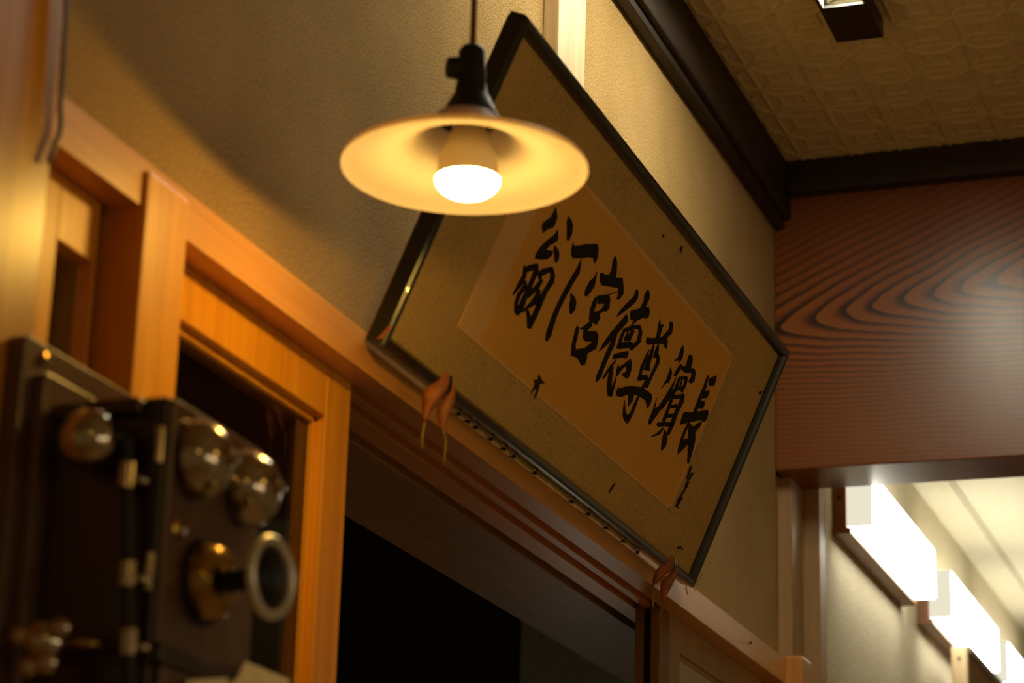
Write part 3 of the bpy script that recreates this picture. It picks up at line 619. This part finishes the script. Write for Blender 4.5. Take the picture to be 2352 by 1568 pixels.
# crank low on the near side
c0 = onY(105, 1470, YB0-.03); c1 = Vector((.09, YB0, c0.z+.004))
MB().tube([c0+Vector((.012, .004, 0)), (sx-.004, YB0-.014, c0.z-.001)], .0032, 12).build('crank_shaft', 'brass', ph, smooth=True)
ck = MB().lathe([(.0001, .012), (.008, .011), (.013, .006), (.015, 0), (.013, -.006), (.006, -.010), (.0001, -.011)], c0, (.75, -.55, .3), n=36).build('crank_hub', 'nickel', ph, smooth=True)
for dx, dz, r in ((-.014, .002, .0075), (.014, .006, .0075), (.006, -.016, .0085), (-.006, -.018, .0075)):
    MB().lathe([(r*math.cos(a), r*math.sin(a)) for a in [math.radians(-89+k*178/12) for k in range(13)]], c0+Vector((dx, -.006, dz)), n=20).build('crank_knob', 'nickel', ck, smooth=True)
# bells
RB = .0272
for (px_, py_) in ((476, 1056), (586, 1122)):
    b0 = onX(px_, py_, XFr+.010); ctr = Vector((XFr, b0.y, b0.z))
    bl = MB().lathe([(RB*.96, .0035), (RB, .004), (RB*1.0, .006), (RB*.97, .0100), (RB*.90, .0145), (RB*.78, .0190), (RB*.60, .0228), (RB*.38, .0252), (RB*.18, .0262), (.0001, .0265)], ctr, (1, 0, 0), n=56).build('bell', 'nickel', ph, smooth=True)
    MB().lathe([(.0001, 0), (.007, 0), (.007, .004), (.003, .006), (.003, .024)], ctr, (1, 0, 0), n=20).build('bell_post', 'nickel', bl, smooth='auto')
    MB().lathe([(.0046, .0255), (.0046, .0290), (.0036, .0320), (.0001, .0330)], ctr, (1, 0, 0), n=20).build('bell_screw', 'nickel', bl, smooth='auto')
# small crest under the bells
q = onX(412, 1215, XFr)
MB().lathe([(.0001, .0022), (.006, .0018), (.0085, 0)], (XFr, q.y, q.z), (1, 0, 0), n=20).build('keyhole_plate', 'brass', ph, smooth='auto')
# mouthpiece
q = onX(462, 1338, XFr); q = Vector((XFr, q.y, q.z)); ax = Vector((1, -.11, .0)).normalized()
mp = MB().lathe([(.0001, .003), (.0285, .003), (.0295, .0), (.0001, .0)][::-1]+[(.0285, .004), (.0275, .007), (.0001, .007)], q, ax, n=48).build('mouthpiece_base', 'black', ph, smooth='auto')
MB().lathe([(.0265, .006), (.0262, .009), (.0245, .014), (.0205, .0185), (.0150, .0215), (.0090, .0235)], q, ax, n=48).build('mouthpiece_dome', 'brass', mp, smooth=True)
MB().lathe([(.0090, .0225), (.0078, .026), (.0078, .034), (.0095, .041), (.0150, .047), (.0215, .0515), (.0235, .0530), (.0205, .0530), (.013, .046), (.007, .040), (.0001, .036)], q, ax, n=48).build('mouthpiece_horn', 'black', mp, smooth=True)
RR = .0245
MB().lathe([(RR+.0038*math.cos(a), .0535+.0038*math.sin(a)) for a in [k*2*math.pi/12 for k in range(13)]], q, ax, n=56).build('mouthpiece_ring', 'ring', mp, smooth=True)
# notes tucked at the ledge
pl = XFr+.0085
def note(pts, label, dx):
    q = [onX(x, y, pl+dx) for x, y in pts]
    o = MB().prism(q, (.0004, 0, 0)).build('paper_note', 'paper_note', base=q[0])
    tag(o, label, 'paper', 'paper notes on the telephone')
note([(563, 1518), (664, 1560), (655, 1720), (500, 1700), (522, 1575), (545, 1556)], 'cream paper note with pointed corner below the mouthpiece', .0006)
note([(428, 1562), (522, 1556), (520, 1720), (426, 1700)], 'smaller cream paper note beside the pointed one', .0)

# ------------------------------------------------------------------ cable down the pillar
pts = [(153, -40), (152, 40), (147, 110), (145, 180), (138, 240), (140, 285), (136, 310), (121, 345), (112, 372)]
c = onX(150, 100, .016)
tag(MB().tube([onX(x, y, .0165) for x, y in pts], .0022, 8).build('wall_cable', 'cable', smooth=True, base=c), 'grey cable running down the edge of the orange pillar', 'cable')

# ------------------------------------------------------------------ added globe lamp, out of view, to brighten the back room and soffit
gl = thing('added_globe_lamp', (-.42, 3.95, 1.30), 'added standing globe lamp, out of view, lighting the dim back room', 'lamp')
MB().lathe([(.05*math.cos(a), .05*math.sin(a)) for a in [math.radians(-89+k*178/14) for k in range(15)]], (-.42, 3.95, 1.30), n=28).build('globe', emit('globe_glow', (1.0, .95, .74), 5.0), gl, smooth=True)
MB().tube([(-.42, 3.95, 0), (-.42, 3.95, .02), (-.42, 3.95, .022), (-.42, 3.95, 1.252)], [.10, .10, .012, .012], 20).build('lamp_stand', 'white_metal', gl, smooth='auto')
